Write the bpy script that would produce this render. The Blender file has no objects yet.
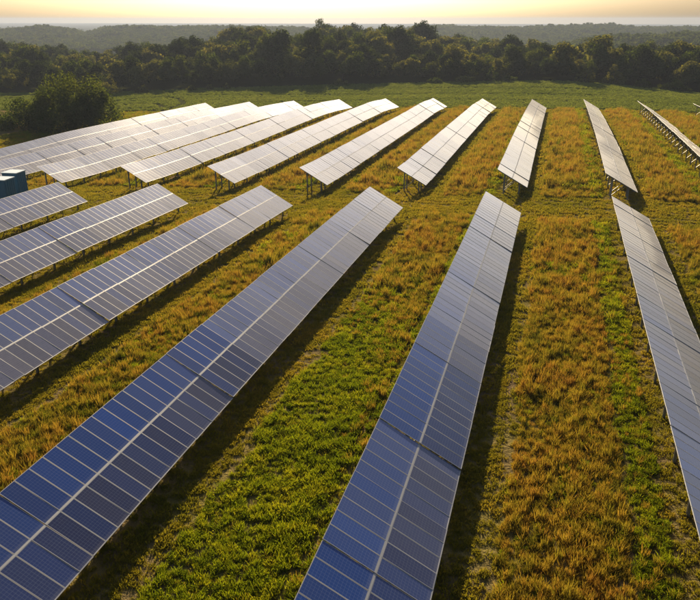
import bpy, math, random
import numpy as np
from mathutils import Matrix, Vector, Euler

rng = np.random.default_rng(7)
random.seed(7)
scene = bpy.context.scene
col = scene.collection

# ------------------------------------------------------------------ camera
CAM_H, PITCH, YAW = 23.494, 0.382, 0.279
cam = bpy.data.objects.new('camera', bpy.data.cameras.new('camera'))
col.objects.link(cam)
cam.location = (0, 0, CAM_H)
cam.rotation_euler = (math.pi / 2 - PITCH, 0, YAW)
cam.data.sensor_width = 36.0
cam.data.lens = 699.47 / 700 * 36.0
cam.data.clip_start = 0.5
cam.data.clip_end = 30000
scene.camera = cam

# ------------------------------------------------------------------ sky and sun
SUN_AZ = math.radians(19.5)      # to the left of the +Y row direction
SUN_EL = math.radians(19.0)
world = bpy.data.worlds.new('World')
scene.world = world
world.use_nodes = True
wn = world.node_tree
for n in list(wn.nodes):
    wn.nodes.remove(n)
sky = wn.nodes.new('ShaderNodeTexSky')
sky.sky_type = 'NISHITA'
sky.sun_disc = False
sky.sun_elevation = SUN_EL
sky.sun_rotation = -SUN_AZ
sky.altitude = 200
sky.air_density = 0.85
sky.dust_density = 4.3
sky.ozone_density = 2.0
bg = wn.nodes.new('ShaderNodeBackground')
bg.inputs['Strength'].default_value = 0.05
wo = wn.nodes.new('ShaderNodeOutputWorld')
wn.links.new(sky.outputs[0], bg.inputs[0])
wn.links.new(bg.outputs[0], wo.inputs[0])

sun = bpy.data.objects.new('sun', bpy.data.lights.new('sun', 'SUN'))
col.objects.link(sun)
sun.data.energy = 5.0
sun.data.angle = math.radians(0.6)
sun.data.color = (1.0, 0.80, 0.52)
to_sun = Vector((-math.sin(SUN_AZ) * math.cos(SUN_EL), math.cos(SUN_AZ) * math.cos(SUN_EL), math.sin(SUN_EL)))
sun.rotation_euler = to_sun.to_track_quat('Z', 'Y').to_euler()
sun.location = (0, 0, 80)

vs = scene.view_settings
vs.view_transform = 'Standard'
vs.look = 'None'
vs.gamma = 1.0
vs.use_curve_mapping = False
vs.exposure = 1.0
scene.render.engine = 'CYCLES'
scene.cycles.use_denoising = True
scene.cycles.max_bounces = 8
scene.cycles.transparent_max_bounces = 8
scene.cycles.volume_bounces = 0

HAZE_DENSITY = 0.00014

# ------------------------------------------------------------------ helpers
def tag(o, label=None, cat=None, group=None, kind=None):
    if label: o['label'] = label
    if cat: o['category'] = cat
    if group: o['group'] = group
    if kind: o['kind'] = kind
    return o

def link(o, parent=None):
    col.objects.link(o)
    if parent is not None:
        o.parent = parent
    return o

def empty(name, loc):
    o = bpy.data.objects.new(name, None)
    o.empty_display_size = 0.5
    o.location = loc
    return link(o)

def mesh_obj(name, me, parent=None, mats=()):
    for m in mats:
        me.materials.append(m)
    return link(bpy.data.objects.new(name, me), parent)

def np_mesh(name, V, Q, attrs=None, smooth=False, mat_idx=None):
    """V (n,3), Q (m,4) or (m,3)"""
    V = np.asarray(V, np.float32); Q = np.asarray(Q, np.int32)
    me = bpy.data.meshes.new(name)
    k = Q.shape[1]
    me.vertices.add(len(V)); me.vertices.foreach_set('co', V.ravel())
    me.loops.add(Q.size); me.loops.foreach_set('vertex_index', Q.ravel())
    me.polygons.add(len(Q)); me.polygons.foreach_set('loop_start', np.arange(0, Q.size, k, dtype=np.int32))
    if mat_idx is not None:
        me.polygons.foreach_set('material_index', np.asarray(mat_idx, np.int32))
    me.update(calc_edges=True)
    if smooth:
        me.polygons.foreach_set('use_smooth', np.ones(len(Q), bool))
    for nm, arr in (attrs or {}).items():
        a = me.attributes.new(nm, 'FLOAT', 'POINT')
        a.data.foreach_set('value', np.asarray(arr, np.float32))
    return me

class MB:
    def __init__(self):
        self.v, self.f, self.m = [], [], []
    def quad_strip_box(self, p0, p1, wx, wz, mi=0):
        """bar from p0 to p1 with a rectangular section"""
        p0, p1 = Vector(p0), Vector(p1)
        d = (p1 - p0).normalized()
        up = Vector((0, 0, 1)) if abs(d.z) < .9 else Vector((0, 1, 0))
        a = d.cross(up).normalized(); b = a.cross(d).normalized()
        s = len(self.v)
        for p in (p0, p1):
            for i, j in ((-1, -1), (1, -1), (1, 1), (-1, 1)):
                self.v.append(tuple(p + a * i * wx / 2 + b * j * wz / 2))
        for q in ((0, 1, 2, 3), (7, 6, 5, 4), (0, 4, 5, 1), (1, 5, 6, 2), (2, 6, 7, 3), (3, 7, 4, 0)):
            self.f.append([s + i for i in q]); self.m.append(mi)
    def box(self, lo, hi, mi=0):
        s = len(self.v)
        x0, y0, z0 = lo; x1, y1, z1 = hi
        self.v += [(x0, y0, z0), (x1, y0, z0), (x1, y1, z0), (x0, y1, z0), (x0, y0, z1), (x1, y0, z1), (x1, y1, z1), (x0, y1, z1)]
        for q in ((3, 2, 1, 0), (4, 5, 6, 7), (0, 1, 5, 4), (1, 2, 6, 5), (2, 3, 7, 6), (3, 0, 4, 7)):
            self.f.append([s + i for i in q]); self.m.append(mi)
    def mesh(self, name):
        me = bpy.data.meshes.new(name)
        me.from_pydata(self.v, [], self.f)
        me.polygons.foreach_set('material_index', self.m)
        me.update()
        return me

# ------------------------------------------------------------------ material helpers
class NT:
    def __init__(self, name):
        self.mat = bpy.data.materials.new(name); self.mat.use_nodes = True
        self.t = self.mat.node_tree
        for n in list(self.t.nodes): self.t.nodes.remove(n)
        self.out = self.n('ShaderNodeOutputMaterial')
    def n(self, typ, **kw):
        nd = self.t.nodes.new(typ)
        for k, v in kw.items(): setattr(nd, k, v)
        return nd
    def l(self, a, b): self.t.links.new(a, b)
    def val(self, sock, v):
        if hasattr(v, 'links') or isinstance(v, bpy.types.NodeSocket): self.l(v, sock)
        else: sock.default_value = v
    def math(self, op, a, b=0.0, clamp=False):
        nd = self.n('ShaderNodeMath', operation=op, use_clamp=clamp)
        self.val(nd.inputs[0], a); self.val(nd.inputs[1], b)
        return nd.outputs[0]
    def mix(self, f, a, b, mode='MIX'):
        nd = self.n('ShaderNodeMix', data_type='RGBA', blend_type=mode)
        self.val(nd.inputs[0], f); self.val(nd.inputs[6], a); self.val(nd.inputs[7], b)
        return nd.outputs[2]
    def noise(self, vec, scale, detail=3.0, rough=.55):
        nd = self.n('ShaderNodeTexNoise')
        if vec is not None: self.l(vec, nd.inputs['Vector'])
        nd.inputs['Scale'].default_value = scale; nd.inputs['Detail'].default_value = detail
        nd.inputs['Roughness'].default_value = rough
        return nd.outputs[0]
    def ramp(self, f, stops):
        nd = self.n('ShaderNodeValToRGB')
        el = nd.color_ramp.elements
        el[0].position, el[0].color = stops[0][0], (*stops[0][1], 1)
        el[1].position, el[1].color = stops[-1][0], (*stops[-1][1], 1)
        for p, c in stops[1:-1]:
            e = el.new(p); e.color = (*c, 1)
        self.val(nd.inputs[0], f)
        return nd.outputs[0]
    def maprange(self, f, a, b, c=0., d=1.):
        nd = self.n('ShaderNodeMapRange')
        self.val(nd.inputs[0], f)
        for i, v in zip((1, 2, 3, 4), (a, b, c, d)): nd.inputs[i].default_value = v
        return nd.outputs[0]
    def pos(self): return self.n('ShaderNodeNewGeometry').outputs['Position']
    def attr(self, name): return self.n('ShaderNodeAttribute', attribute_name=name).outputs['Fac']
    def rand(self): return self.n('ShaderNodeObjectInfo').outputs['Random']

C4 = lambda c: (*c, 1.0)

def foliage_material(name, ramp_stops, trans_tint=(1.25, 1.15, .5), trans=.45, tipcol=None, pos_scale=.25, pos_amt=.35, rand_amt=.5, gloss=0.0):
    """leaf: colour from per-plant and per-place variation; diffuse + translucent"""
    m = NT(name)
    r = m.rand()
    p = m.noise(m.pos(), pos_scale, 3.0)
    pb = m.noise(m.pos(), pos_scale * .17, 2.0)
    p2 = m.maprange(m.math('ADD', m.math('MULTIPLY', p, .5), m.math('MULTIPLY', pb, .5)), .34, .66)
    lv = m.attr('leafvar')
    f = m.math('ADD', m.math('MULTIPLY', r, rand_amt), m.math('MULTIPLY', p2, pos_amt))
    f = m.math('ADD', f, m.math('MULTIPLY', lv, max(0., 1 - rand_amt - pos_amt)), True)
    c = m.ramp(f, ramp_stops)
    if tipcol:
        c = m.mix(m.attr('tip'), c, C4(tipcol))
    d = m.n('ShaderNodeBsdfDiffuse'); m.l(c, d.inputs[0])
    tc = m.mix(1.0, c, C4(trans_tint), 'MULTIPLY')
    t = m.n('ShaderNodeBsdfTranslucent'); m.l(tc, t.inputs[0])
    mx = m.n('ShaderNodeMixShader'); mx.inputs[0].default_value = trans
    m.l(d.outputs[0], mx.inputs[1]); m.l(t.outputs[0], mx.inputs[2])
    g = m.n('ShaderNodeBsdfGlossy'); g.inputs['Roughness'].default_value = .45
    m2 = m.n('ShaderNodeMixShader'); m2.inputs[0].default_value = gloss
    m.l(mx.outputs[0], m2.inputs[1]); m.l(g.outputs[0], m2.inputs[2])
    m.l(m2.outputs[0], m.out.inputs[0])
    return m.mat

def simple(name, colr, rough=.6, metal=0., bump=0., scale=8., var=.15):
    m = NT(name)
    co = m.n('ShaderNodeTexCoord').outputs['Object']
    n = m.noise(co, scale, 4.)
    c = m.mix(m.math('MULTIPLY', n, var * 2), C4(colr), C4([x * .55 for x in colr]))
    b = m.n('ShaderNodeBsdfPrincipled')
    m.l(c, b.inputs['Base Color']); b.inputs['Roughness'].default_value = rough; b.inputs['Metallic'].default_value = metal
    if bump:
        bp = m.n('ShaderNodeBump'); bp.inputs['Strength'].default_value = bump; m.l(n, bp.inputs['Height'])
        m.l(bp.outputs[0], b.inputs['Normal'])
    m.l(b.outputs[0], m.out.inputs[0])
    return m.mat

# ------------------------------------------------------------------ terrain
XC, SP = -7.67, 15.42                     # high edge of the centre row, row spacing
TH, W = 0.498, 5.296                      # tilt, slope length of the panel tables
WX = W * math.cos(TH)
gx = np.array([-330, -250, -160, -115.6, -100.2, -84.8, -69.3, -53.9, -38.5, -23.1, -7.7, 7.8, 23.2, 60, 140.])
gy = np.array([-60, 0, 40, 90, 110, 150, 190, 210, 230, 290, 350.])
gz = np.array([
    [-6, -5, -3, -2, -1.6, -1.2, -.8, -.4, 0, 0, 0, 0, 0, 0, 0],
    [-6, -5, -3, -2, -1.6, -1.2, -.8, -.4, 0, 0, 0, 0, 0, 0, 0],
    [-6.5, -5.5, -3.6, -2.6, -2, -1.6, -1.1, -.6, -.1, 0, 0, 0, 0, 0, 0],
    [-8, -7, -6, -5, -3.6, -2.6, -1.8, -1.5, -1.1, -.4, -.1, .1, .1, 0, 0],
    [-8, -7.2, -6.6, -6.2, -4.5, -3.55, -2.75, -2.1, -1.75, -1.4, -.9, .1, 0, -.2, -.5],
    [-8, -7.2, -6.3, -5.5, -4.5, -3.6, -2.95, -2.2, -2.1, -1.7, -.9, .2, -.5, -.8, -1],
    [-8, -7.4, -6.5, -5.9, -4.6, -3.5, -2.65, -2.3, -2.5, -2.0, -1.6, -.8, -1.1, -1.5, -2],
    [-8, -7.4, -6.6, -6.1, -5.3, -4.2, -3.1, -2.5, -2.3, -2.1, -2.2, -1.5, -1.6, -2.2, -3],
    [-8, -7.6, -6.8, -6.2, -5.6, -5.1, -4.3, -3.6, -3.1, -3.0, -3.0, -2.2, -2.2, -2.8, -4],
    [-9, -8, -6.7, -6.2, -5.9, -5.6, -5.2, -4.6, -4.2, -3.9, -3.6, -3.4, -3.3, -4.2, -7],
    [-9, -8, -6, -4.8, -4.5, -4.3, -4.0, -3.7, -3.4, -3.0, -2.5, -2.8, -3.8, -6.2, -9],
])
X1 = np.arange(-330, 141, 2.0); Y1 = np.arange(-60, 351, 2.0)
_t = np.array([np.interp(X1, gx, r) for r in gz])
Z1 = np.array([np.interp(Y1, gy, _t[:, i]) for i in range(len(X1))])          # (nx, ny)
kern = np.exp(-.5 * (np.arange(-6, 7) / 2.2) ** 2); kern /= kern.sum()
def _sm(a, ax):
    p = np.pad(a, [(6, 6) if i == ax else (0, 0) for i in range(2)], mode='edge')
    return np.apply_along_axis(lambda r: np.convolve(r, kern, 'valid'), ax, p)
Z1 = _sm(_sm(Z1, 0), 1) - .9

def sst(a, b, x):
    t = np.clip((x - a) / (b - a), 0, 1)
    return t * t * (3 - 2 * t)
SY, CY = math.sin(YAW), math.cos(YAW)
hq_u = np.array([-300, 0, 90, 130, 165, 185, 215, 255, 300, 350, 390, 425, 440, 490, 540, 600, 640, 700, 1000])
hq_z = np.array([-11, -11, -12, -9.5, -6.5, -5, -6.5, 1.5, 0, 1.5, -1, -1.5, -7, -9, -9, -10.5, -12, -10, -10.])
hq = (hq_u - 350) / 753.
def ridge_profile(us, zs):
    return (np.array(us) - 350) / 753., np.array(zs, float)
RIDGES = [  # forward distance, half width, lateral profile of crest height
    (1700, 260, *ridge_profile([-700, -200, 0, 45, 70, 86, 102, 130, 230, 300, 420, 600], [-8, -7, -7, -1, -8, -18, -5, -1, -3, -6, -20, -28])),
    (3900, 500, *ridge_profile([-600, 0, 120, 200, 300, 400, 500, 800], [-30, -29, -30, -28, -30, -30, -30, -29])),
    (1900, 300, *ridge_profile([150, 300, 400, 430, 470, 520, 580, 605, 640, 700, 900, 1500], [-28, -24, -9, -5, -3, -7, -2, 0, -5, -6, -8, -10])),
    (1000, 170, *ridge_profile([420, 500, 560, 585, 605, 640, 670, 700, 800, 1100], [-28, -28, -20, -9, -6, -4.5, -2, 1, 3, -1])),
]
def terrain(x, y):
    x = np.asarray(x, float); y = np.asarray(y, float)
    xi = np.clip((x + 330) / 2.0, 0, len(X1) - 1.001); yi = np.clip((y + 60) / 2.0, 0, len(Y1) - 1.001)
    a = xi.astype(int); b = yi.astype(int); fx = xi - a; fy = yi - b
    z = (Z1[a, b] * (1 - fx) + Z1[a + 1, b] * fx) * (1 - fy) + (Z1[a, b + 1] * (1 - fx) + Z1[a + 1, b + 1] * fx) * fy
    F = -SY * x + CY * y; L = CY * x + SY * y
    q = L / np.maximum(F, 50.)
    zh = np.interp(q, hq, hq_z)
    t1 = sst(345, 480, F); z = z * (1 - t1) + zh * t1
    t2 = sst(520, 860, F); z = z * (1 - t2) - 30 * t2
    for R, wd, qs, zs in RIDGES:
        c = np.interp(q, qs, zs)
        z = np.maximum(z, -30 + (c + 30) * np.exp(-((F - R) / wd) ** 2))
    back = sst(-20, -200, F)
    return z * (1 - back) - 2 * back
def tz(x, y): return float(terrain(x, y))

# ground sheet: fine under the array, coarse to the horizon
def grow(start, step, stop, k):
    out = []; x = start; s = step
    while abs(x) < stop:
        s *= k; x += s; out.append(x)
    return out
gxs = np.array(sorted([-v for v in grow(170, 3, 9000, 1.06)] + list(np.arange(-170, 80.1, 2.5)) + grow(80, 3, 9000, 1.06)))
gys = np.array(sorted([-v for v in grow(20, 4, 900, 1.3)] + list(np.arange(-20, 360.1, 2.5)) + grow(360, 3, 9000, 1.045)))
GX, GY = np.meshgrid(gxs, gys, indexing='ij')
GZ = terrain(GX, GY)
nx, ny = GX.shape
idx = np.arange(nx * ny).reshape(nx, ny)
Q = np.stack([idx[:-1, :-1], idx[1:, :-1], idx[1:, 1:], idx[:-1, 1:]], -1).reshape(-1, 4)
FF = -SY * GX + CY * GY
# limits of the crop field and of the wood
fl_x = np.array([-330, -250, -200, -164, -96, -50, -9, 18, 40, 60, 140.])
fl_y = np.array([270, 280, 293, 313, 336, 348, 353, 356, 357, 351, 345.])
def wood_y(x): return np.interp(x, fl_x, fl_y)
fs_x = np.array([-330, -180, -140, -115, 45, 140.]); fs_y = np.array([215, 222, 228, 236, 244, 246.])
def field_y(x): return np.interp(x, fs_x, fs_y)
woodm = sst(-4, 4, GY - wood_y(GX))
fieldm = sst(-2, 2, GY - field_y(GX)) * (1 - woodm)

m = NT('ground_soil')
P = m.pos()
n1 = m.noise(P, .9, 5.); n2 = m.noise(P, .12, 4.); n3 = m.noise(P, 6., 4.)
soil = m.mix(n3, C4((.10, .062, .042)), C4((.27, .175, .125)))
grass = m.mix(n1, C4((.13, .12, .025)), C4((.24, .20, .045)))
base = m.mix(m.maprange(n2, .35, .65, .35, .9), soil, grass)
fieldc = m.mix(n1, C4((.045, .05, .022)), C4((.08, .085, .03)))
base = m.mix(m.attr('field'), base, fieldc)
woodc = m.mix(n2, C4((.025, .032, .012)), C4((.05, .055, .018)))
base = m.mix(m.attr('wood'), base, woodc)
b = m.n('ShaderNodeBsdfDiffuse'); m.l(base, b.inputs[0])
bp = m.n('ShaderNodeBump'); bp.inputs['Strength'].default_value = .8; bp.inputs['Distance'].default_value = .25
m.l(m.math('ADD', n3, m.math('MULTIPLY', n1, 2.)), bp.inputs['Height']); m.l(bp.outputs[0], b.inputs['Normal'])
m.l(b.outputs[0], m.out.inputs[0])
M_GROUND = m.mat
me = np_mesh('ground', np.stack([GX, GY, GZ], -1).reshape(-1, 3), Q, {'field': fieldm.ravel(), 'wood': woodm.ravel()}, smooth=True)
g = mesh_obj('ground', me, None, [M_GROUND]); tag(g, kind='structure')
g['label'] = 'gently rolling meadow, field and wooded land under the solar farm'

# ------------------------------------------------------------------ solar panels
NMOD, MP = 5, 1.012                     # panels per table, their pitch along the row
TL = 5.08                               # table pitch
ML = (W - .085) / 2                      # panel length up the slope
MWID = .988

def module_material():
    m = NT('solar_glass')
    co = m.n('ShaderNodeTexCoord').outputs['Object']
    sx = m.n('ShaderNodeSeparateXYZ'); m.l(co, sx.inputs[0])
    oi = m.n('ShaderNodeObjectInfo')
    cs = m.n('ShaderNodeSeparateColor'); m.l(oi.outputs['Color'], cs.inputs[0])
    dust_glare, brown = cs.outputs[0], cs.outputs[1]  # first channel: dust plus painted-in sky reflection
    def lines(v, pitch, off, wid):
        f = m.math('FRACT', m.math('DIVIDE', m.math('ADD', v, off + 100 * pitch), pitch))
        d = m.math('ABSOLUTE', m.math('SUBTRACT', f, .5))
        return m.math('GREATER_THAN', d, .5 - wid)
    gl = m.math('MAXIMUM', lines(sx.outputs[0], .1605, -.04, .028), lines(sx.outputs[1], .1575, 0.0, .03))
    bus = lines(sx.outputs[1], .0525, .026, .03)
    rnd = oi.outputs['Random']
    nz = m.noise(co, 2.5, 3.)
    cell = m.mix(brown, C4((.010, .065, .33)), C4((.030, .030, .072)))  # blue deepened to stand in for sky reflected off the glass
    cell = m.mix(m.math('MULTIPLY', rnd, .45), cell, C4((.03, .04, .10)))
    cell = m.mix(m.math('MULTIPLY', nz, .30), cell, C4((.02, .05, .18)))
    c = m.mix(m.math('MULTIPLY', bus, .22), cell, C4((.30, .32, .36)))
    c = m.mix(m.math('MULTIPLY', gl, .26), c, C4((.42, .44, .48)))
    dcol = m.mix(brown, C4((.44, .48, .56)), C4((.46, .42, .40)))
    low = m.maprange(m.math('ADD', sx.outputs[0], m.math('MULTIPLY', nz, .25)), ML - .12, ML + .16, 0., .30)
    mpv = m.n('ShaderNodeMapping'); m.l(co, mpv.inputs[0]); mpv.inputs['Scale'].default_value = (.6, 9., 1.)
    streak = m.maprange(m.noise(mpv.outputs[0], 1.6, 3.), .55, .85, 0., .10)
    spots = m.maprange(m.noise(co, 9., 2.), .76, .80, 0., .5)
    dirt = m.math('ADD', m.math('ADD', low, streak), m.math('MULTIPLY', spots, .6))
    dtot = m.math('ADD', m.math('MULTIPLY', dust_glare, m.maprange(nz, .2, .8, .75, 1.15)), m.math('MULTIPLY', dirt, .5), True)
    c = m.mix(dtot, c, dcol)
    p = m.n('ShaderNodeBsdfPrincipled')
    m.l(c, p.inputs['Base Color'])
    rgh = m.math('ADD', m.math('MULTIPLY', dust_glare, .10), .06)
    m.l(rgh, p.inputs['Roughness'])
    p.inputs['IOR'].default_value = 1.5
    p.inputs['Coat Weight'].default_value = .3
    m.l(m.math('MULTIPLY', dust_glare, .9, True), p.inputs['Sheen Weight'])
    p.inputs['Sheen Roughness'].default_value = .5
    p.inputs['Sheen Tint'].default_value = (.88, .88, .9, 1)
    p.inputs['Coat Roughness'].default_value = .08
    m.l(p.outputs[0], m.out.inputs[0])
    return m.mat
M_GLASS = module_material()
M_ALU = simple('aluminium_frame', (.40, .41, .43), .55, .15, var=.1)
M_RAIL = simple('galvanised_steel', (.27, .27, .26), .55, .5, var=.25)
M_BACK = simple('white_backsheet', (.55, .55, .54), .7)


def add_module(mb, ox, oy):
    """panel with x = down the slope, y = along the row, z = normal; frame proud of the glass"""
    fr, t, rec = .024, .040, .004
    xs = (ox, ox + fr, ox + ML - fr, ox + ML); ys = (oy, oy + fr, oy + MWID - fr, oy + MWID)
    s = len(mb.v)
    for z in (0.0,):
        for (x, y) in ((0, 0), (3, 0), (3, 3), (0, 3)): mb.v.append((xs[x], ys[y], z))          # 0-3 outer top
        for (x, y) in ((1, 1), (2, 1), (2, 2), (1, 2)): mb.v.append((xs[x], ys[y], z))          # 4-7 inner top
        for (x, y) in ((1, 1), (2, 1), (2, 2), (1, 2)): mb.v.append((xs[x], ys[y], z - rec))    # 8-11 glass
        for (x, y) in ((0, 0), (3, 0), (3, 3), (0, 3)): mb.v.append((xs[x], ys[y], z - t))      # 12-15 bottom
    for i in range(4):
        j = (i + 1) % 4
        mb.f.append([s + i, s + j, s + 4 + j, s + 4 + i]); mb.m.append(1)
        mb.f.append([s + 4 + i, s + 4 + j, s + 8 + j, s + 8 + i]); mb.m.append(1)
        mb.f.append([s + 12 + i, s + 12 + j, s + j, s + i]); mb.m.append(1)
    mb.f.append([s + 8, s + 9, s + 10, s + 11]); mb.m.append(0)
    mb.f.append([s + 15, s + 14, s + 13, s + 12]); mb.m.append(2)

mb = MB(); add_module(mb, 0, 0)
ME_MODULE = mb.mesh('solar_panel')
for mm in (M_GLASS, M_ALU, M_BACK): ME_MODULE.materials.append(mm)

def bank_mesh(n):
    mb = MB()
    for i in range(n): add_module(mb, 0, i * MP)
    me = mb.mesh('panel_bank')
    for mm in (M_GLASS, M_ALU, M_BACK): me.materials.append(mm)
    return me
BANK = {n: bank_mesh(n) for n in (2, 3, 4, 5)}

def table_mesh(n):
    """rails that carry the panels and the pale clamp strip between the two banks"""
    mb = MB()
    ln = n * MP
    for sx in (.55, 1.95, W - 1.95, W - .55):
        mb.box((sx - .03, -.02, -.12), (sx + .03, ln, -.042), 0)
    mb.box((ML + .006, -.01, -.05), (W - ML - .006, ln - .01, .004), 1)
    mb.box((W + .003, 0, -.045), (W + .03, ln - .02, .004), 1)
    me = mb.mesh('panel_table')
    me.materials.append(M_RAIL); me.materials.append(M_ALU)
    return me
TABLE = {n: table_mesh(n) for n in (2, 3, 4, 5)}

def ibeam(name, wx, wy):
    mb = MB()                                             # H-section of unit height
    mb.box((-wx / 2, -wy / 2, 0), (wx / 2, -wy / 2 + .012, 1)); mb.box((-wx / 2, wy / 2 - .012, 0), (wx / 2, wy / 2, 1))
    mb.box((-.006, -wy / 2 + .012, 0), (.006, wy / 2 - .012, 1))
    me = mb.mesh(name); me.materials.append(M_RAIL); return me
ME_POST = ibeam('post', .17, .18)
mb = MB(); mb.box((.25, -.04, -.24), (W - .25, .04, -.124)); ME_RAFTER = mb.mesh('rafter'); ME_RAFTER.materials.append(M_RAIL)

AX, AZ = Vector((math.cos(TH), 0, -math.sin(TH))), None
HI = 3.9

def solar_row(k, y_end, counts, label, group, detail_y, dust_glare_fn, seed):
    """k: row number to the left of the centre row; counts: panels per table from the far end (y_end) towards the camera"""
    R = random.Random(seed)
    xh = XC - SP * k
    y = y_end
    root = empty('solar_panel_row', (xh + WX / 2, y_end, tz(xh + WX / 2, y_end)))
    tag(root, label, 'solar panels', group)
    rl = Vector(root.location)
    sec = R.uniform(-.02, .02); nsec = R.randint(1, 4)
    for ti, n in enumerate(counts):
        ln = n * MP
        y0 = y - (TL if n == 5 else ln + .02)
        yc = y0 + ln / 2
        za, zb = tz(xh + WX / 2, y0), tz(xh + WX / 2, y0 + ln)
        ay = Vector((0, ln, zb - za)).normalized()
        th = TH + math.radians(R.gauss(0, .28))
        ax = Vector((math.cos(th), 0, -math.sin(th)))
        ax = (ax - ay * ax.dot(ay)).normalized()
        az = ax.cross(ay)
        pitchj = Matrix.Rotation(math.radians(R.gauss(0, .14)), 3, ax)
        ay = pitchj @ ay; az = pitchj @ az
        org = Vector((xh, y0, za + HI + R.gauss(0, .02)))
        rot = Matrix((ax, ay, az)).transposed()
        mw = Matrix.Translation(org - rl) @ rot.to_4x4()
        tb = bpy.data.objects.new('panel_table', TABLE[n]); link(tb, root); tb.matrix_local = mw
        nsec -= 1
        if nsec <= 0: sec = R.uniform(-.045, .045); nsec = R.randint(1, 3)
        du = max(0., dust_glare_fn(yc) + sec)
        for bank in (0, 1):
            ox = 0 if bank == 0 else W - ML
            if yc < detail_y:
                for i in range(n):
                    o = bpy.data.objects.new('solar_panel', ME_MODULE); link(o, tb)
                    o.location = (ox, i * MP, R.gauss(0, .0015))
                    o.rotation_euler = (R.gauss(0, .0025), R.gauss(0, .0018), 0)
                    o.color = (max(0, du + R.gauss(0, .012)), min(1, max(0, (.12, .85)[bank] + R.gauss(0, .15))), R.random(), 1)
            else:
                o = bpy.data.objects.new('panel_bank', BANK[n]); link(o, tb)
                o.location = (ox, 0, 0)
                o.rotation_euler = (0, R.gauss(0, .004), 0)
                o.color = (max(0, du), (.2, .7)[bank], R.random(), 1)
        # one support frame per table
        for fi, fy in enumerate([.5, .1] if ti == len(counts) - 1 else [.5]):
            yy = y0 + ln * fy if ti else y0 + ln - .9
            gz_ = tz(xh + WX / 2, yy)
            for nm, s in (('tall_post', .24), ('short_post', .74)):
                px = xh + WX * s
                gz0 = tz(px, yy) - .25
                top = za + (zb - za) * fy + HI - W * s * math.sin(TH) - .26
                o = bpy.data.objects.new(nm, ME_POST); link(o, root)
                o.location = Vector((px, yy, gz0)) - rl; o.scale = (1, 1, top - gz0)
            o = bpy.data.objects.new('rafter', ME_RAFTER); link(o, root)
            o.matrix_local = Matrix.Translation(org + ay * (yy - y0) - rl) @ rot.to_4x4()
            o = bpy.data.objects.new('brace', ME_POST); link(o, root)
            p0 = Vector((xh + WX * .24, yy + .1, tz(xh + WX * .24, yy) + .55))
            p1 = Vector((xh + WX * .60, yy + .1, za + (zb - za) * fy + HI - W * .60 * math.sin(TH) - .25))
            d = p1 - p0
            o.matrix_local = Matrix.Translation(p0 - rl) @ d.to_track_quat('Z', 'Y').to_matrix().to_4x4() @ Matrix.Diagonal((.55, .45, d.length, 1))
        y = y0
    return root

GN = 'panel rows of the near block'
GF = 'panel rows of the far block'
near_dust_glare = lambda c: (lambda yc: .015 + .17 * float(sst(c - 3.5, c + 3.5, yc)) + .12 * float(sst(60, 95, yc)))
near = [
    (4, 86.2, [5] * 9, 'short panel row stub at left edge just below the blue cabinets', 20),
    (3, 88.0, [5] * 11, 'panel row second from left in near block, below the blue-cabinet stub', 30),
    (2, 89.4, [3] + [5] * 14, 'panel row third from left in near block, leaving the frame at mid left', 20),
    (1, 90.4, [3] + [5] * 16, 'long panel row running out through the bottom left corner', 43),
    (0, 90.65, [2] + [5] * 16, 'panel row leaving through the bottom edge at picture centre', 45),
    (-1, 91.2, [4] + [5] * 14, 'rightmost panel row of the near block, cut by the right edge', 12),
]
for i, (k, ye, cn, lb, c) in enumerate(near):
    solar_row(k, ye, cn, lb, GN, 999, near_dust_glare(c) if k >= 0 else (lambda yc: .09 + .2 * float(sst(45, 85, yc))), 100 + i)  # right row paler throughout: reflected sky painted in as extra dust tone
far = [
    (7, 224, 30, 'leftmost panel row of the far block, beside the big round bush'),
    (6, 226, 26, 'panel row of the far block second from the bush'),
    (5, 227.5, 25, 'panel row of the far block whose near end stands right of the blue cabinets'),
    (4, 229, 25, 'far-block panel row in line with the short near stub at left edge'),
    (3, 230.5, 25, 'far-block panel row in line with the second near row from the left'),
    (2, 232, 25, 'far-block panel row in line with the third near row from the left'),
    (1, 234.5, 25, 'far-block panel row in line with the row leaving at the bottom left corner'),
    (0, 235, 25, 'far-block panel row in line with the bottom-centre row'),
    (-1, 233, 25, 'narrow-looking far-block panel row in line with the right-edge near row'),
    (-2, 232.5, 25, 'far-block panel row at right seen edge-on with its posts showing'),
    (-3, 232.5, 16, 'far-block panel row at far right of which only the far tip shows'),
]
for i, (k, ye, nt, lb) in enumerate(far):
    solar_row(k, ye, [5] * nt, lb, GF, 142, lambda yc: .38 + .06 * float(sst(100, 230, yc)), 200 + i)  # heavier dust tone also brightens far rows in place of reflected sky

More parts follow.
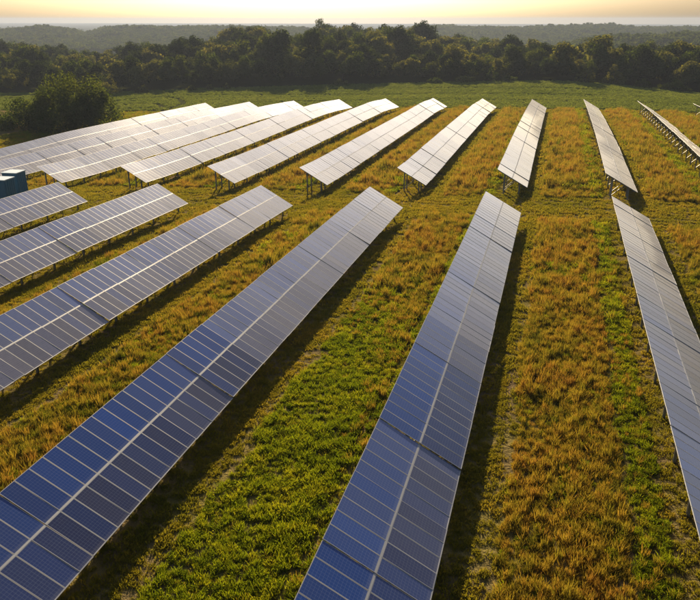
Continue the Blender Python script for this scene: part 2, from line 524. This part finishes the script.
# ------------------------------------------------------------------ blue equipment cabinets
M_BLUE = simple('blue_paint', (.045, .19, .31), .45, .1, var=.2, scale=3)
M_PALE = simple('pale_blue_roof', (.55, .66, .72), .4, .2)
M_CONC = simple('concrete_pad', (.35, .33, .30), .85, bump=.3)
def cabinet(x, y, rz, sx, sy, h, label):
    z = tz(x, y)
    root = empty('equipment_cabinet', (x, y, z)); root.rotation_euler.z = rz
    tag(root, label, 'cabinet', 'blue cabinets beside the array')
    def part(name, mb, mat):
        me = mb.mesh(name); return mesh_obj(name, me, root, [mat])
    mb = MB(); mb.box((-sx / 2 - .2, -sy / 2 - .2, -.3), (sx / 2 + .2, sy / 2 + .2, .15)); part('base_pad', mb, M_CONC)
    mb = MB(); mb.box((-sx / 2, -sy / 2, .15), (sx / 2, sy / 2, h)); part('housing', mb, M_BLUE)
    mb = MB(); mb.box((-sx / 2 - .1, -sy / 2 - .1, h + .002), (sx / 2 + .1, sy / 2 + .1, h + .14)); part('roof', mb, M_PALE)
    # ribs on the long sides, doors on the ends
    for s in (-1, 1):
        mb = MB()
        nr = int(sy / .45)
        for i in range(nr):
            yy = -sy / 2 + (i + .5) * sy / nr
            x0, x1 = sorted((s * sx / 2, s * (sx / 2 + .06)))
            mb.box((x0, yy - .08, .3), (x1, yy + .08, h - .15))
        part('side_ribs', mb, M_BLUE)
        for d in (-1, 1):
            mb = MB()
            y0, y1 = sorted((s * sy / 2, s * (sy / 2 + .04)))
            mb.box((d * sx / 4 - sx / 4 + .08, y0, .35), (d * sx / 4 + sx / 4 - .08, y1, h - .2))
            dr = part('door', mb, M_BLUE)
            mb = MB(); mb.box((d * .12 - .02, min(y1, s * (sy / 2 + .08)), h * .45), (d * .12 + .02, max(y0, s * (sy / 2 + .08)), h * .55))
            me = mb.mesh('handle'); mesh_obj('handle', me, dr, [M_RAIL])
cabinet(-83.6, 93.6, .12, 2.5, 2.5, 4.1, 'taller blue cabinet with pale roof, right one of the pair')
cabinet(-81.2, 88.2, .12, 2.5, 2.5, 3.9, 'blue cabinet at the left picture edge, in front of the taller one')

# ------------------------------------------------------------------ plants: prototypes kept in collections that the stuff objects draw from
def cards(C, N, size, R, aspect=1.0, tilt=.6):
    """one quad per centre C facing about N"""
    n = len(C)
    N = N + R.normal(0, tilt, (n, 3)); N /= np.linalg.norm(N, axis=1, keepdims=True) + 1e-9
    T = R.normal(0, 1, (n, 3)); T -= (T * N).sum(1, keepdims=True) * N; T /= np.linalg.norm(T, axis=1, keepdims=True) + 1e-9
    B = np.cross(N, T)
    s = np.asarray(size).reshape(-1, 1)
    V = np.stack([C - T * s * .5, C + B * s * .32 * aspect, C + T * s * .5, C - B * s * .32 * aspect], 1).reshape(-1, 3)
    return V, np.arange(4 * n).reshape(n, 4)

def blades(n, rad, hmin, hmax, wid, lean, R):
    a = R.uniform(0, 2 * np.pi, n); r = rad * np.sqrt(R.uniform(0, 1, n))
    base = np.stack([np.cos(a) * r, np.sin(a) * r, np.full(n, -.03)], 1)
    h = R.uniform(hmin, hmax, n)
    la = R.uniform(0, 2 * np.pi, n); le = lean * h * R.uniform(.2, 1, n)
    tip = base + np.stack([np.cos(la) * le, np.sin(la) * le, h], 1)
    mid = base + (tip - base) * .5; mid[:, 2] += h * .12
    wa = R.uniform(0, 2 * np.pi, n); w = np.stack([np.cos(wa), np.sin(wa), np.zeros(n)], 1) * wid * .5
    V = np.stack([base - w * .6, base + w * .6, mid + w, mid - w, tip + w * .35, tip - w * .35], 1).reshape(-1, 3)
    i = np.arange(n)[:, None] * 6
    Qd = np.concatenate([i + np.array([[0, 1, 2, 3]]), i + np.array([[3, 2, 4, 5]])])
    lv = np.repeat(R.uniform(0, 1, n), 6)
    tp = np.tile([0, 0, .35, .35, 1, 1], n)
    return V, Qd, lv, tp

def proto_collection(name, meshes, mat):
    c = bpy.data.collections.new(name)
    for i, me in enumerate(meshes):
        me.materials.append(mat)
        c.objects.link(bpy.data.objects.new('%s_plant' % name, me))
    return c

def scatter(name, pts, scl, cl, label, cat, tilt=.12):
    """one stuff object: plants of the collection cl standing at pts"""
    n = len(pts)
    me = np_mesh_points(name, pts)
    for nm, arr in (('scl', scl), ('rz', rng.uniform(0, 6.283, n)), ('rx', rng.normal(0, tilt, n))):
        a = me.attributes.new(nm, 'FLOAT', 'POINT'); a.data.foreach_set('value', np.asarray(arr, np.float32))
    a = me.attributes.new('pick', 'INT', 'POINT'); a.data.foreach_set('value', rng.integers(0, len(cl.objects), n).astype(np.int32))
    o = link(bpy.data.objects.new(name, me))
    ng = bpy.data.node_groups.new(name + '_scatter', 'GeometryNodeTree')
    ng.interface.new_socket('Geometry', in_out='INPUT', socket_type='NodeSocketGeometry')
    ng.interface.new_socket('Geometry', in_out='OUTPUT', socket_type='NodeSocketGeometry')
    gi = ng.nodes.new('NodeGroupInput'); go = ng.nodes.new('NodeGroupOutput')
    ip = ng.nodes.new('GeometryNodeInstanceOnPoints'); ci = ng.nodes.new('GeometryNodeCollectionInfo')
    ci.inputs['Collection'].default_value = cl
    ci.inputs['Separate Children'].default_value = True; ci.inputs['Reset Children'].default_value = True
    def na(nm, tp='FLOAT'):
        a = ng.nodes.new('GeometryNodeInputNamedAttribute'); a.data_type = tp; a.inputs['Name'].default_value = nm
        return a.outputs['Attribute']
    cx = ng.nodes.new('ShaderNodeCombineXYZ')
    ng.links.new(na('rx'), cx.inputs[0]); ng.links.new(na('rz'), cx.inputs[2])
    er = ng.nodes.new('FunctionNodeEulerToRotation'); ng.links.new(cx.outputs[0], er.inputs[0])
    ng.links.new(gi.outputs[0], ip.inputs['Points']); ng.links.new(ci.outputs[0], ip.inputs['Instance'])
    ip.inputs['Pick Instance'].default_value = True
    ng.links.new(na('pick', 'INT'), ip.inputs['Instance Index'])
    ng.links.new(er.outputs[0], ip.inputs['Rotation']); ng.links.new(na('scl'), ip.inputs['Scale'])
    ng.links.new(ip.outputs[0], go.inputs[0])
    md = o.modifiers.new('scatter', 'NODES'); md.node_group = ng
    tag(o, label, cat, None, 'stuff')
    return o

def np_mesh_points(name, pts):
    me = bpy.data.meshes.new(name)
    me.vertices.add(len(pts)); me.vertices.foreach_set('co', np.asarray(pts, np.float32).ravel())
    me.update(); return me

def vnoise(x, y, s, seed=0):
    """cheap smooth value noise, 0..1"""
    R = np.random.default_rng(seed); G = R.uniform(0, 1, (64, 64))
    u = x / s; v = y / s
    i = np.floor(u).astype(int); j = np.floor(v).astype(int); fx = u - i; fy = v - j
    fx = fx * fx * (3 - 2 * fx); fy = fy * fy * (3 - 2 * fy)
    g_ = lambda a, b_: G[a % 64, b_ % 64]
    return (g_(i, j) * (1 - fx) + g_(i + 1, j) * fx) * (1 - fy) + (g_(i, j + 1) * (1 - fx) + g_(i + 1, j + 1) * fx) * fy

def in_view(x, y, z, mx=.14):
    X, Y, Z = x, y, z - CAM_H
    fw0 = -SY * X + CY * Y; lx = CY * X + SY * Y
    fw = fw0 * math.cos(PITCH) - Z * math.sin(PITCH); up = fw0 * math.sin(PITCH) + Z * math.cos(PITCH)
    return (fw > 1) & (np.abs(lx / fw) < .5004 * (1 + mx)) & (up / fw > -.43 * (1 + mx)) & (up / fw < .5)

M_GOLD = foliage_material('golden_grass', [(.0, (.025, .04, .008)), (.22, (.10, .11, .014)), (.42, (.26, .215, .028)), (.62, (.33, .22, .036)), (.82, (.26, .135, .030)), (1., (.50, .39, .11))], (1.15, 1.06, .6), .5, pos_scale=.6, pos_amt=.48, rand_amt=.4)
M_WEED = foliage_material('green_weeds', [(0, (.03, .06, .008)), (.5, (.16, .205, .014)), (1., (.40, .36, .03))], (1.25, 1.15, .35), .6, pos_scale=.5, pos_amt=.45, rand_amt=.3)
M_SHORT = foliage_material('short_grass', [(0, (.08, .105, .012)), (.5, (.20, .185, .024)), (1., (.34, .24, .05))], (1.25, 1.1, .45), .55, pos_scale=.3, pos_amt=.55, rand_amt=.25)
M_CROP = foliage_material('crop_leaves', [(0, (.13, .17, .04)), (.5, (.20, .24, .06)), (1., (.28, .30, .085))], (1.2, 1.15, .5), .4, pos_scale=.08, pos_amt=.6, rand_amt=.25)

def gold_mesh(seed):
    R = np.random.default_rng(seed)
    n_, r_, h0, h1, ln_ = [(64, .27, .12, .58, .6), (60, .25, .15, .66, .5), (64, .30, .10, .46, .8), (40, .20, .35, .95, .35), (34, .24, .30, .82, .5), (56, .34, .05, .30, 1.3), (64, .27, .12, .55, .7), (50, .3, .1, .5, 1.0)][seed % 8]
    V, Qd, lv, tp = blades(n_, r_, h0, h1, .026, ln_, R)
    return np_mesh('golden_grass', V, Qd, {'leafvar': lv, 'tip': tp})
def short_mesh(seed):
    R = np.random.default_rng(seed)
    V, Qd, lv, tp = blades(46, .34, .08, .26, .05, .9, R)
    return np_mesh('short_grass', V, Qd, {'leafvar': lv, 'tip': tp})
def weed_mesh(seed, n=70, rad=.34, hgt=.42, size=.17):
    R = np.random.default_rng(seed)
    a = R.uniform(0, 6.283, n); el = np.arcsin(R.uniform(.05, 1, n)); rr = R.uniform(.45, 1, n)
    N = np.stack([np.cos(a) * np.cos(el), np.sin(a) * np.cos(el), np.sin(el)], 1)
    C = N * rr[:, None] * np.array([rad, rad, hgt])
    V, Qd = cards(C, N * .5 + [0, 0, .6], R.uniform(.6, 1.3, n) * size, R, .8)
    return np_mesh('weeds', V, Qd, {'leafvar': np.repeat(R.uniform(0, 1, n), 4)})
CL_GOLD = proto_collection('golden_grass', [gold_mesh(i) for i in range(8)], M_GOLD)
def green_mesh(seed):
    R = np.random.default_rng(seed)
    V, Qd, lv, tp = blades(70, .30, .12, .46, .034, .8, R)
    return np_mesh('green_grass', V, Qd, {'leafvar': lv, 'tip': tp})
CL_WEED = proto_collection('weeds', [weed_mesh(20 + i, 90, .32, .34, .12) for i in range(4)] + [green_mesh(30 + i) for i in range(5)], M_WEED)
CL_SHORT = proto_collection('short_grass', [short_mesh(40 + i) for i in range(6)], M_SHORT)
CL_CROP = proto_collection('crop', [weed_mesh(60 + i, 120, .85, .7, .26) for i in range(5)], M_CROP)

def sample(x0, x1, y0, y1, dens):
    n = int((x1 - x0) * (y1 - y0) * dens)
    x = rng.uniform(x0, x1, n); y = rng.uniform(y0, y1, n)
    z = terrain(x, y); k = in_view(x, y, z)
    return x[k], y[k], z[k]

def zones(x, y):
    """share of tall golden grass, green weeds and short turf at a place of the meadow"""
    xl = XC + WX                                          # low edge of the centre row
    kk = np.floor((x - xl) / SP); s = (x - xl) - kk * SP  # distance right of a low edge; kk = 0: right of the centre row
    wob = (vnoise(x, y, 2.2, 1) - .5) * .9
    s2 = s + wob
    gap = s < SP - WX
    big = vnoise(x, y, 9., 3)
    yfar = 106.5 + (x + 7) * (.03)
    block = (y < 92 + .05 * np.minimum(x + 23, 0)) | (y > yfar)
    main = block & gap & (s2 > 2.5) & (s2 < 8.7)
    side = block & gap & (s2 >= 9.05)
    # share of green in the main strip
    green = np.where(kk == -1, np.clip(1.15 - (y - 40) / 26. + (big - .5) * .8 - np.maximum(s - 5.5, 0) * .12, 0, 1), .06 + .35 * (big > .68))
    green = np.where(kk == -2, .25 + .4 * (big - .5), green)
    green = np.where(y > 95, .05 + .15 * (big > .65), green)
    gold = np.where(main, 1 - green, 0.); weed = np.where(main, green, 0.)
    sgreen = np.where(y > 95, .8, .85)
    weed = np.where(side, sgreen, weed); gold = np.where(side, (1 - sgreen) * .8, gold)
    track = gap & (s2 > 1.75) & (s2 < 2.4) & (y < 92)
    ditch = gap & (s2 > 8.7) & (s2 < 9.05) & (y < 92)
    rest = ~main & ~side
    short = np.where(rest, 1., 0.25)
    lane = (y > 92) & (y < yfar)
    yl = y - .02 * x + (vnoise(x, y * 0, 12., 21) - .5) * .8
    rut = np.zeros(len(x), bool)
    for yr in (94.4, 96.2, 99.6, 101.4, 104.0): rut |= np.abs(yl - yr) < .38
    short = np.where(lane & rut, .18, short)
    short = np.where(track, .28, short); short = np.where(ditch, .12, short)
    short = np.where(~gap, .45, short)
    return gold, weed, short

def meadow(dn, y0, y1, dens, s0, s1):
    x, y, z = sample(-150, 75, y0, y1, dens)
    k = y < field_y(x) - 1
    x, y, z = x[k], y[k], z[k]
    g_, w_, s_ = zones(x, y)
    inside = (x > XC - SP * 7.4)
    g_ = np.where(inside, g_, 0); w_ = np.where(inside, w_, .1); s_ = np.where(inside, s_, 1)
    return x, y, z, dict(gold=g_, weed=w_, short=s_)
acc = {'gold': [], 'weed': [], 'short': []}
for (y0, y1, dens, sc_) in ((12, 60, 20, .66), (60, 112, 9, .95), (112, 250, 3.2, 1.5)):
    for key in acc:
        x, y, z, pr = meadow(0, y0, y1, dens * {'gold': 1., 'weed': 1., 'short': .9}[key], 0, 0)
        k = rng.uniform(0, 1, len(x)) < pr[key]
        hgt = np.where(y > 112, 1.0, 1.0)
        acc[key].append((np.stack([x, y, z], 1)[k], (sc_ * rng.uniform(.45, 1.45, len(x)) ** 1.2 * (.75 + .5 * vnoise(x, y, 3.5, 9)))[k]))
for key, nm, cl, lb, ct in (('gold', 'golden_grass', CL_GOLD, 'tall golden grass growing in strips between the panel rows', 'grass'),
                            ('weed', 'green_weeds', CL_WEED, 'low green weeds growing along and between the panel rows', 'weeds'),
                            ('short', 'short_grass', CL_SHORT, 'short yellowish turf on the lanes and around the panel rows', 'grass')):
    pts = np.concatenate([a for a, b_ in acc[key]]); sc = np.concatenate([b_ for a, b_ in acc[key]])
    print(nm, len(pts))
    scatter(nm, pts, sc, cl, lb, ct)

# crop field: plants in drilled rows, with tramlines left open
x = rng.uniform(-330, 120, 90000); y = rng.uniform(205, 362, 90000)
k = (y > field_y(x) + 1.5) & (y < wood_y(x) - 1)
x, y = x[k], y[k]
yy = np.round((y + .06 * x) / 1.3) * 1.3 - .06 * x + rng.normal(0, .12, len(x)); y = yy
z = terrain(x, y)
TRAMS = [[(-205, 236), (-174, 250), (-170, 267), (-161, 276), (-150, 268), (-141, 255), (-137, 239), (-140, 229), (-154, 225), (-190, 219)],
         [(-200, 230), (-164, 242), (-158, 251), (-149, 249.5), (-141.5, 241), (-145, 237), (-158, 233), (-195, 224)],
         [(-230, 258), (-170, 284), (-110, 292), (-40, 297), (40, 296), (90, 290)], [(-120, 262), (-60, 270), (0, 273), (60, 270), (110, 262)],
         [(-240, 268), (-180, 291), (-110, 312), (-40, 322), (30, 321), (90, 312)]]
def tram(x, y):
    t = np.zeros(len(x), bool)
    for pl in TRAMS:
        for (ax_, ay_), (bx_, by_) in zip(pl[:-1], pl[1:]):
            dx, dy = bx_ - ax_, by_ - ay_
            f = np.clip(((x - ax_) * dx + (y - ay_) * dy) / (dx * dx + dy * dy), 0, 1)
            t |= np.hypot(x - ax_ - f * dx, y - ay_ - f * dy) < 1.5
    return t
k = in_view(x, y, z) & ~tram(x, y) & (rng.uniform(0, 1, len(x)) < .55 + .45 * vnoise(x, y, 6, 4))
x, y, z = x[k], y[k], z[k]
print('crop', len(x))
scatter('crop_plants', np.stack([x, y, z], 1), rng.uniform(.8, 1.3, len(x)), CL_CROP, 'even green crop covering the field behind the panels', 'crop', .08)

# ------------------------------------------------------------------ trees
M_BARK = simple('bark', (.09, .065, .045), .9, bump=.6, scale=4, var=.3)
M_LEAF = foliage_material('tree_leaves', [(0, (.03, .05, .012)), (.5, (.06, .09, .018)), (1., (.11, .12, .028))], (1.3, 1.15, .4), .45, pos_scale=.06, pos_amt=.3, rand_amt=.4)
M_LEAF_OLIVE = foliage_material('olive_leaves', [(0, (.04, .055, .012)), (.5, (.06, .075, .018)), (1., (.085, .095, .026))], (1.3, 1.15, .4), .45, pos_scale=.06, pos_amt=.3, rand_amt=.4)
M_LEAF_DARK = foliage_material('dark_leaves', [(0, (.018, .03, .010)), (.5, (.032, .05, .014)), (1., (.05, .065, .018))], (1.3, 1.15, .4), .40, pos_scale=.06, pos_amt=.3, rand_amt=.4)
M_LEAF_PALE = foliage_material('pale_leaves', [(0, (.08, .10, .025)), (.5, (.13, .145, .035)), (1., (.18, .175, .05))], (1.3, 1.1, .45), .45, pos_scale=.1, pos_amt=.3, rand_amt=.3)  # pale foliage, lightened further to paint sunlight onto shaded field-edge trees

def crown_mesh(seed, h, r, base, nl, nleaf, size, lobe=.42, name='crown'):
    """foliage in lobes spread through an uneven crown; base = height of the lowest leaves"""
    R = np.random.default_rng(seed)
    cz = (h + base) / 2; rz = (h - base) / 2
    L = []
    for i in range(nl):
        a = R.uniform(0, 6.283); e = np.arcsin(R.uniform(-.75, 1)); rr = R.uniform(.35, .78)
        p = np.array([math.cos(a) * math.cos(e) * r * rr, math.sin(a) * math.cos(e) * r * rr, cz + math.sin(e) * rz * rr])
        L.append((p, r * lobe * R.uniform(.55, 1.1)))
    cnt = np.array([l[1] ** 2 for l in L]); cnt = (cnt / cnt.sum() * nleaf).astype(int)
    Cs, Ns = [], []
    for (p, lr), c in zip(L, cnt):
        d = R.normal(0, 1, (c, 3)); d /= np.linalg.norm(d, axis=1, keepdims=True)
        rad = lr * R.uniform(.35, 1.08, c) ** .6
        Cs.append(p + d * rad[:, None] * [1, 1, .85 * min(1.2, rz / r + .2)]); Ns.append(d)
    C = np.concatenate(Cs); N = np.concatenate(Ns)
    k = (C[:, 2] > base * .8 - .2)
    C, N = C[k], N[k]
    V, Qd = cards(C, N + [0, 0, .35], R.uniform(.6, 1.4, len(C)) * size, R, 1.0, .5)
    return np_mesh(name, V, Qd, {'leafvar': np.repeat(R.uniform(0, 1, len(C)), 4)})

def dome_mesh(seed, parts, nleaf, size, name='crown'):
    """dense bush foliage down to the ground: parts = (x, y, z, rx, rz) rounded masses, each broken into small lobes"""
    R = np.random.default_rng(seed); Cs, Ns = [], []
    tot = sum(p[3] * p[4] for p in parts)
    for (px, py, pz, rx, rz) in parts:
        nl = int(10 + rx * 5); n = int(nleaf * rx * rz / tot)
        a = R.uniform(0, 6.283, nl); e = np.arcsin(R.uniform(-.15, 1, nl)); rr = R.uniform(.66, .95, nl)
        lc = np.stack([np.cos(a) * np.cos(e) * rx * rr, np.sin(a) * np.cos(e) * rx * rr, np.sin(e) * rz * rr], 1) + [px, py, pz]
        lr = R.uniform(.12, .30, nl) * min(rx, rz)
        w = lr ** 2; pick = R.choice(nl, n, p=w / w.sum())
        d = R.normal(0, 1, (n, 3)); d /= np.linalg.norm(d, axis=1, keepdims=True)
        Cs.append(lc[pick] + d * (lr[pick] * R.uniform(.3, 1.1, n) ** .6)[:, None]); Ns.append(d)
    C = np.concatenate(Cs); N = np.concatenate(Ns); k = C[:, 2] > .05; C, N = C[k], N[k]
    V, Qd = cards(C, N + [0, 0, .35], R.uniform(.6, 1.4, len(C)) * size, R, 1.0, .5)
    return np_mesh(name, V, Qd, {'leafvar': np.repeat(R.uniform(0, 1, len(C)), 4)})

def bush(name, x, y, parts, nleaf, size, label, cat='bush', seed=0, mat=None, group=None):
    root = empty(name, (x, y, tz(x, y))); tag(root, label, cat, group)
    h = max(p[2] + p[4] for p in parts); r = max(p[3] for p in parts)
    mesh_obj('trunk', trunk_mesh(seed, h * .8, r, 0), root)
    mesh_obj('crown', dome_mesh(seed, parts, nleaf, size), root, [mat or M_LEAF])
    return root

def tube(pts, rads, sides=7):
    V, F = [], []
    for i, (p, r) in enumerate(zip(pts, rads)):
        p = Vector(p)
        d = (Vector(pts[min(i + 1, len(pts) - 1)]) - Vector(pts[max(i - 1, 0)])).normalized()
        a = d.orthogonal().normalized(); b_ = d.cross(a)
        for j in range(sides):
            t = 2 * math.pi * j / sides
            V.append(tuple(p + (a * math.cos(t) + b_ * math.sin(t)) * r))
    for i in range(len(pts) - 1):
        for j in range(sides):
            F.append((i * sides + j, i * sides + (j + 1) % sides, (i + 1) * sides + (j + 1) % sides, (i + 1) * sides + j))
    return V, F
def trunk_mesh(seed, h, r, base, nlimb=6):
    R = random.Random(seed); V, F = [], []
    def add(v, f):
        s = len(V); V.extend(v); F.extend([tuple(i + s for i in q) for q in f])
    rt = max(.14, h * .022)
    add(*tube([(0, 0, -.5), (0, 0, h * .2), (R.uniform(-.3, .3), R.uniform(-.3, .3), h * .5), (R.uniform(-.5, .5), R.uniform(-.5, .5), h * .85)], [rt * 1.3, rt, rt * .7, rt * .2]))
    for i in range(nlimb):
        a = 6.283 * i / nlimb + R.uniform(-.4, .4); z0 = h * R.uniform(.18, .5)
        e = r * R.uniform(.5, .8)
        add(*tube([(0, 0, z0), (math.cos(a) * e * .5, math.sin(a) * e * .5, z0 + h * .14), (math.cos(a) * e, math.sin(a) * e, z0 + h * .28)], [rt * .5, rt * .35, rt * .12], 5))
    me = bpy.data.meshes.new('trunk'); me.from_pydata(V, [], F); me.update(); me.materials.append(M_BARK)
    return me

def tree(name, x, y, h, r, base, label, cat='tree', group=None, seed=0, nl=26, nleaf=3000, size=.55, mat=None, squash=1.0, lobe=.42):
    root = empty(name, (x, y, tz(x, y))); tag(root, label, cat, group)
    me = trunk_mesh(seed, h, r, base); mesh_obj('trunk', me, root)
    me = crown_mesh(seed, h, r, base, nl, nleaf, size, lobe); o = mesh_obj('crown', me, root, [mat or M_LEAF])
    o.scale = (squash, 1, 1)
    return root

# distant wood: one mass of crowns with trunks
def wood_proto(seed, h, r, base, nleaf, size):
    me = crown_mesh(seed, h, r, base, 16, nleaf, size, .46, 'wood_tree')
    return me
CL_WOOD = proto_collection('wood', [wood_proto(300 + i, *a) for i, a in enumerate([(15, 5.2, 1.5, 1500, .95), (13, 5.6, 1.0, 1500, .95), (17, 5.0, 2.5, 1500, .95), (12, 4.6, .6, 1300, .9), (16, 6.2, 2.0, 1700, 1.0), (10, 5.0, .3, 1200, .9)])], M_LEAF)
for _o, _m in zip(CL_WOOD.objects, (M_LEAF, M_LEAF_OLIVE, M_LEAF_DARK, M_LEAF, M_LEAF_PALE, M_LEAF_DARK)):
    _o.data.materials[0] = _m
CL_FARW = proto_collection('far_wood', [wood_proto(330 + i, *a) for i, a in enumerate([(13, 6.5, 1, 320, 2.0), (11, 6.0, 1, 300, 2.0), (15, 6.0, 2, 320, 2.0), (12, 7.5, .5, 340, 2.1)])], M_LEAF)

def jitter_grid(x0, x1, y0, y1, s):
    X, Y = np.meshgrid(np.arange(x0, x1, s), np.arange(y0, y1, s))
    X = X.ravel() + rng.uniform(-.45, .45, X.size) * s; Y = Y.ravel() + rng.uniform(-.45, .45, Y.size) * s
    return X, Y
x, y = jitter_grid(-420, 180, 270, 640, 6.6)
F = -SY * x + CY * y; L = CY * x + SY * y
k = (y > wood_y(x) + 9) & (F < 600) & (np.abs(L / F) < .56)
x, y = x[k], y[k]; z = terrain(x, y)
edge = np.clip((y - wood_y(x)) / 30, 0, 1)
sc = rng.uniform(.55, 1.2, len(x)) * (.72 + .3 * edge) * (.55 + .85 * vnoise(x, y, 26, 8))
print('wood', len(x))
scatter('wood', np.stack([x, y, z], 1), sc, CL_WOOD, 'dense dark green wood closing off the crop field', 'wood', .05)

pts, scs = [], []
for (R_, wd, qs, zs), f0, f1, sp in zip(RIDGES, (1250, 3300, 1400, 780), (1850, 4000, 2050, 1080), (12., 24., 12.5, 9.5)):
    nL = int(1.12 * f1 / sp); nF = int((f1 - f0) / sp)
    Fg, Lg = np.meshgrid(f0 + np.arange(nF) * sp, (np.arange(nL) - nL / 2) * sp)
    Fg = Fg.ravel() + rng.uniform(-.45, .45, Fg.size) * sp; Lg = Lg.ravel() + rng.uniform(-.45, .45, Lg.size) * sp
    q = Lg / Fg
    crest = np.interp(q, qs, zs)
    k = (np.abs(q) < .56) & (crest > -27.5)
    Fg, Lg = Fg[k], Lg[k]
    x = CY * Lg - SY * Fg; y = SY * Lg + CY * Fg
    z = terrain(x, y)
    pts.append(np.stack([x, y, z - .8], 1)); scs.append(rng.uniform(.7, 1.15, len(x)) * sp / 11.5 * (.8 + .4 * vnoise(x, y, 60, 6)))
pts = np.concatenate(pts); scs = np.concatenate(scs)
print('far wood', len(pts))
scatter('far_wood', pts, scs, CL_FARW, 'hazy wooded ridges on the horizon', 'wood', .05)

# trees and bushes that stand out
bush('broad_tree', -137, 181, [(0, 0, 3, 11, 13.5), (7, 2, 2, 8, 10.5), (-7, 1, 2, 9, 11), (2, -4, 1, 10, 8)], 26000, .62, 'big rounded dark bush-like tree beside the left panel rows', 'tree', 1)
bush('bush', -153, 181, [(0, 0, 1, 8, 8), (-7, 2, 0, 6, 5.5)], 7000, .6, 'lower dark bush against the left side of the big round tree', 'bush', 2)
edge = [  # bushes along the far edge of the crop field: x, y, radius, height, label, pale
    (-197.4, 294, 8.5, 5.6, 'long low sunlit bush behind the big round tree', 1),
    (-182.1, 300.5, 3.4, 3.6, 'small round sunlit bush right of the long low one', 1),
    (-163.3, 312.1, 3.0, 2.8, 'left one of three small pale bushes at the wood edge', 1),
    (-155.8, 315.3, 2.4, 3.2, 'middle one of three small pale bushes at the wood edge', 1),
    (-148.7, 318.4, 2.6, 2.9, 'right one of three small pale bushes at the wood edge', 1),
    (-99.2, 337.7, 4.2, 3.6, 'pale low bush at the wood edge near picture centre', 1),
    (-56.5, 350, 4.5, 3.0, 'low dark bush at the wood edge left of the long low bush at centre', 0),
    (-43, 353.8, 6.0, 3.4, 'long low bush at the wood edge left of a tall dark shrub', 1),
    (-30.9, 357.3, 3.4, 8.2, 'tall dark shrub standing at the wood edge', 0),
    (-22.7, 358.6, 4.2, 3.2, 'low dark bush right of the tall dark shrub', 0),
    (11.6, 362.2, 4.8, 9.2, 'rounded green tree of a pair at the field edge, left one', 1),
    (24, 366, 5.4, 9.4, 'lighter olive tree of a pair at the field edge, right one', 1),
    (36.4, 362, 4.5, 4.6, 'low dark bush right of the pair of field-edge trees', 0),
    (49, 357.3, 7.5, 5.2, 'broad dark hedge-like bush at the right end of the field edge', 0),
]
for i, (x, y, r, h, lb, pale) in enumerate(edge):
    R = random.Random(500 + i)
    pr = [(0, 0, h * .12, r * .75, h * .86), (r * .45, R.uniform(-1, 1), 0, r * .55, h * R.uniform(.55, .8)), (-r * .45, R.uniform(-1, 1), 0, r * .55, h * R.uniform(.5, .8))]
    bush('bush' if h < 8 else 'small_tree', x, y - 8, pr, int(900 + r * h * 60), .5, lb, 'bush' if h < 8 else 'tree', 40 + i, M_LEAF_PALE if pale else M_LEAF)
big = [  # trees that stand out of the wood: x, y, height, radius, label, pale
    (-169.4, 513.2, 25.5, 5.8, 'lone tall tree rising above the wooded skyline', 0),
    (-222.1, 518.9, 20.5, 10.0, 'dome-shaped tree on the wooded skyline left of the lone tall tree', 0),
    (-104.7, 417.3, 22.5, 6.2, 'tall airy tree on the skyline, left one of a pair', 1),
    (-90.5, 419.3, 21.0, 5.6, 'tall airy tree on the skyline, right one of a pair', 1),
    (-105.8, 356.7, 14.0, 6.0, 'pale green willow-like tree at the front of the wood', 1),
    (-12.2, 383.5, 14.0, 6.5, 'rounded dark tree at the front of the wood above the tall dark shrub', 0),
    (55.6, 374.8, 14.5, 6.0, 'sunlit green tree at the wood front by the right picture edge', 1),
    (-220, 384.3, 14.0, 7.5, 'broad dark tree on the left shoulder of the wood', 0),
    (-245.3, 325, 13.0, 6.0, 'olive tree in the wood above the big round tree', 1),
]
for i, (x, y, h, r, lb, pale) in enumerate(big):
    tree('tree', x, y, h, r, h * .14, lb, 'tree', None, 80 + i, 30, 3600, .75, M_LEAF_PALE if pale else M_LEAF)

# ------------------------------------------------------------------ haze
mb = MB(); mb.box((-9300, -1200, -34), (9300, 9300, 34))
me = mb.mesh('haze')
hz = NT('haze_air')
pv = hz.n('ShaderNodeVolumePrincipled')
pv.inputs['Color'].default_value = (.32, .38, .51, 1)
pv.inputs['Density'].default_value = HAZE_DENSITY
pv.inputs['Anisotropy'].default_value = .35
hz.l(pv.outputs[0], hz.out.inputs['Volume'])
o = mesh_obj('haze', me, None, [hz.mat]); tag(o, 'thin morning haze over the whole landscape', 'haze', None, 'stuff')
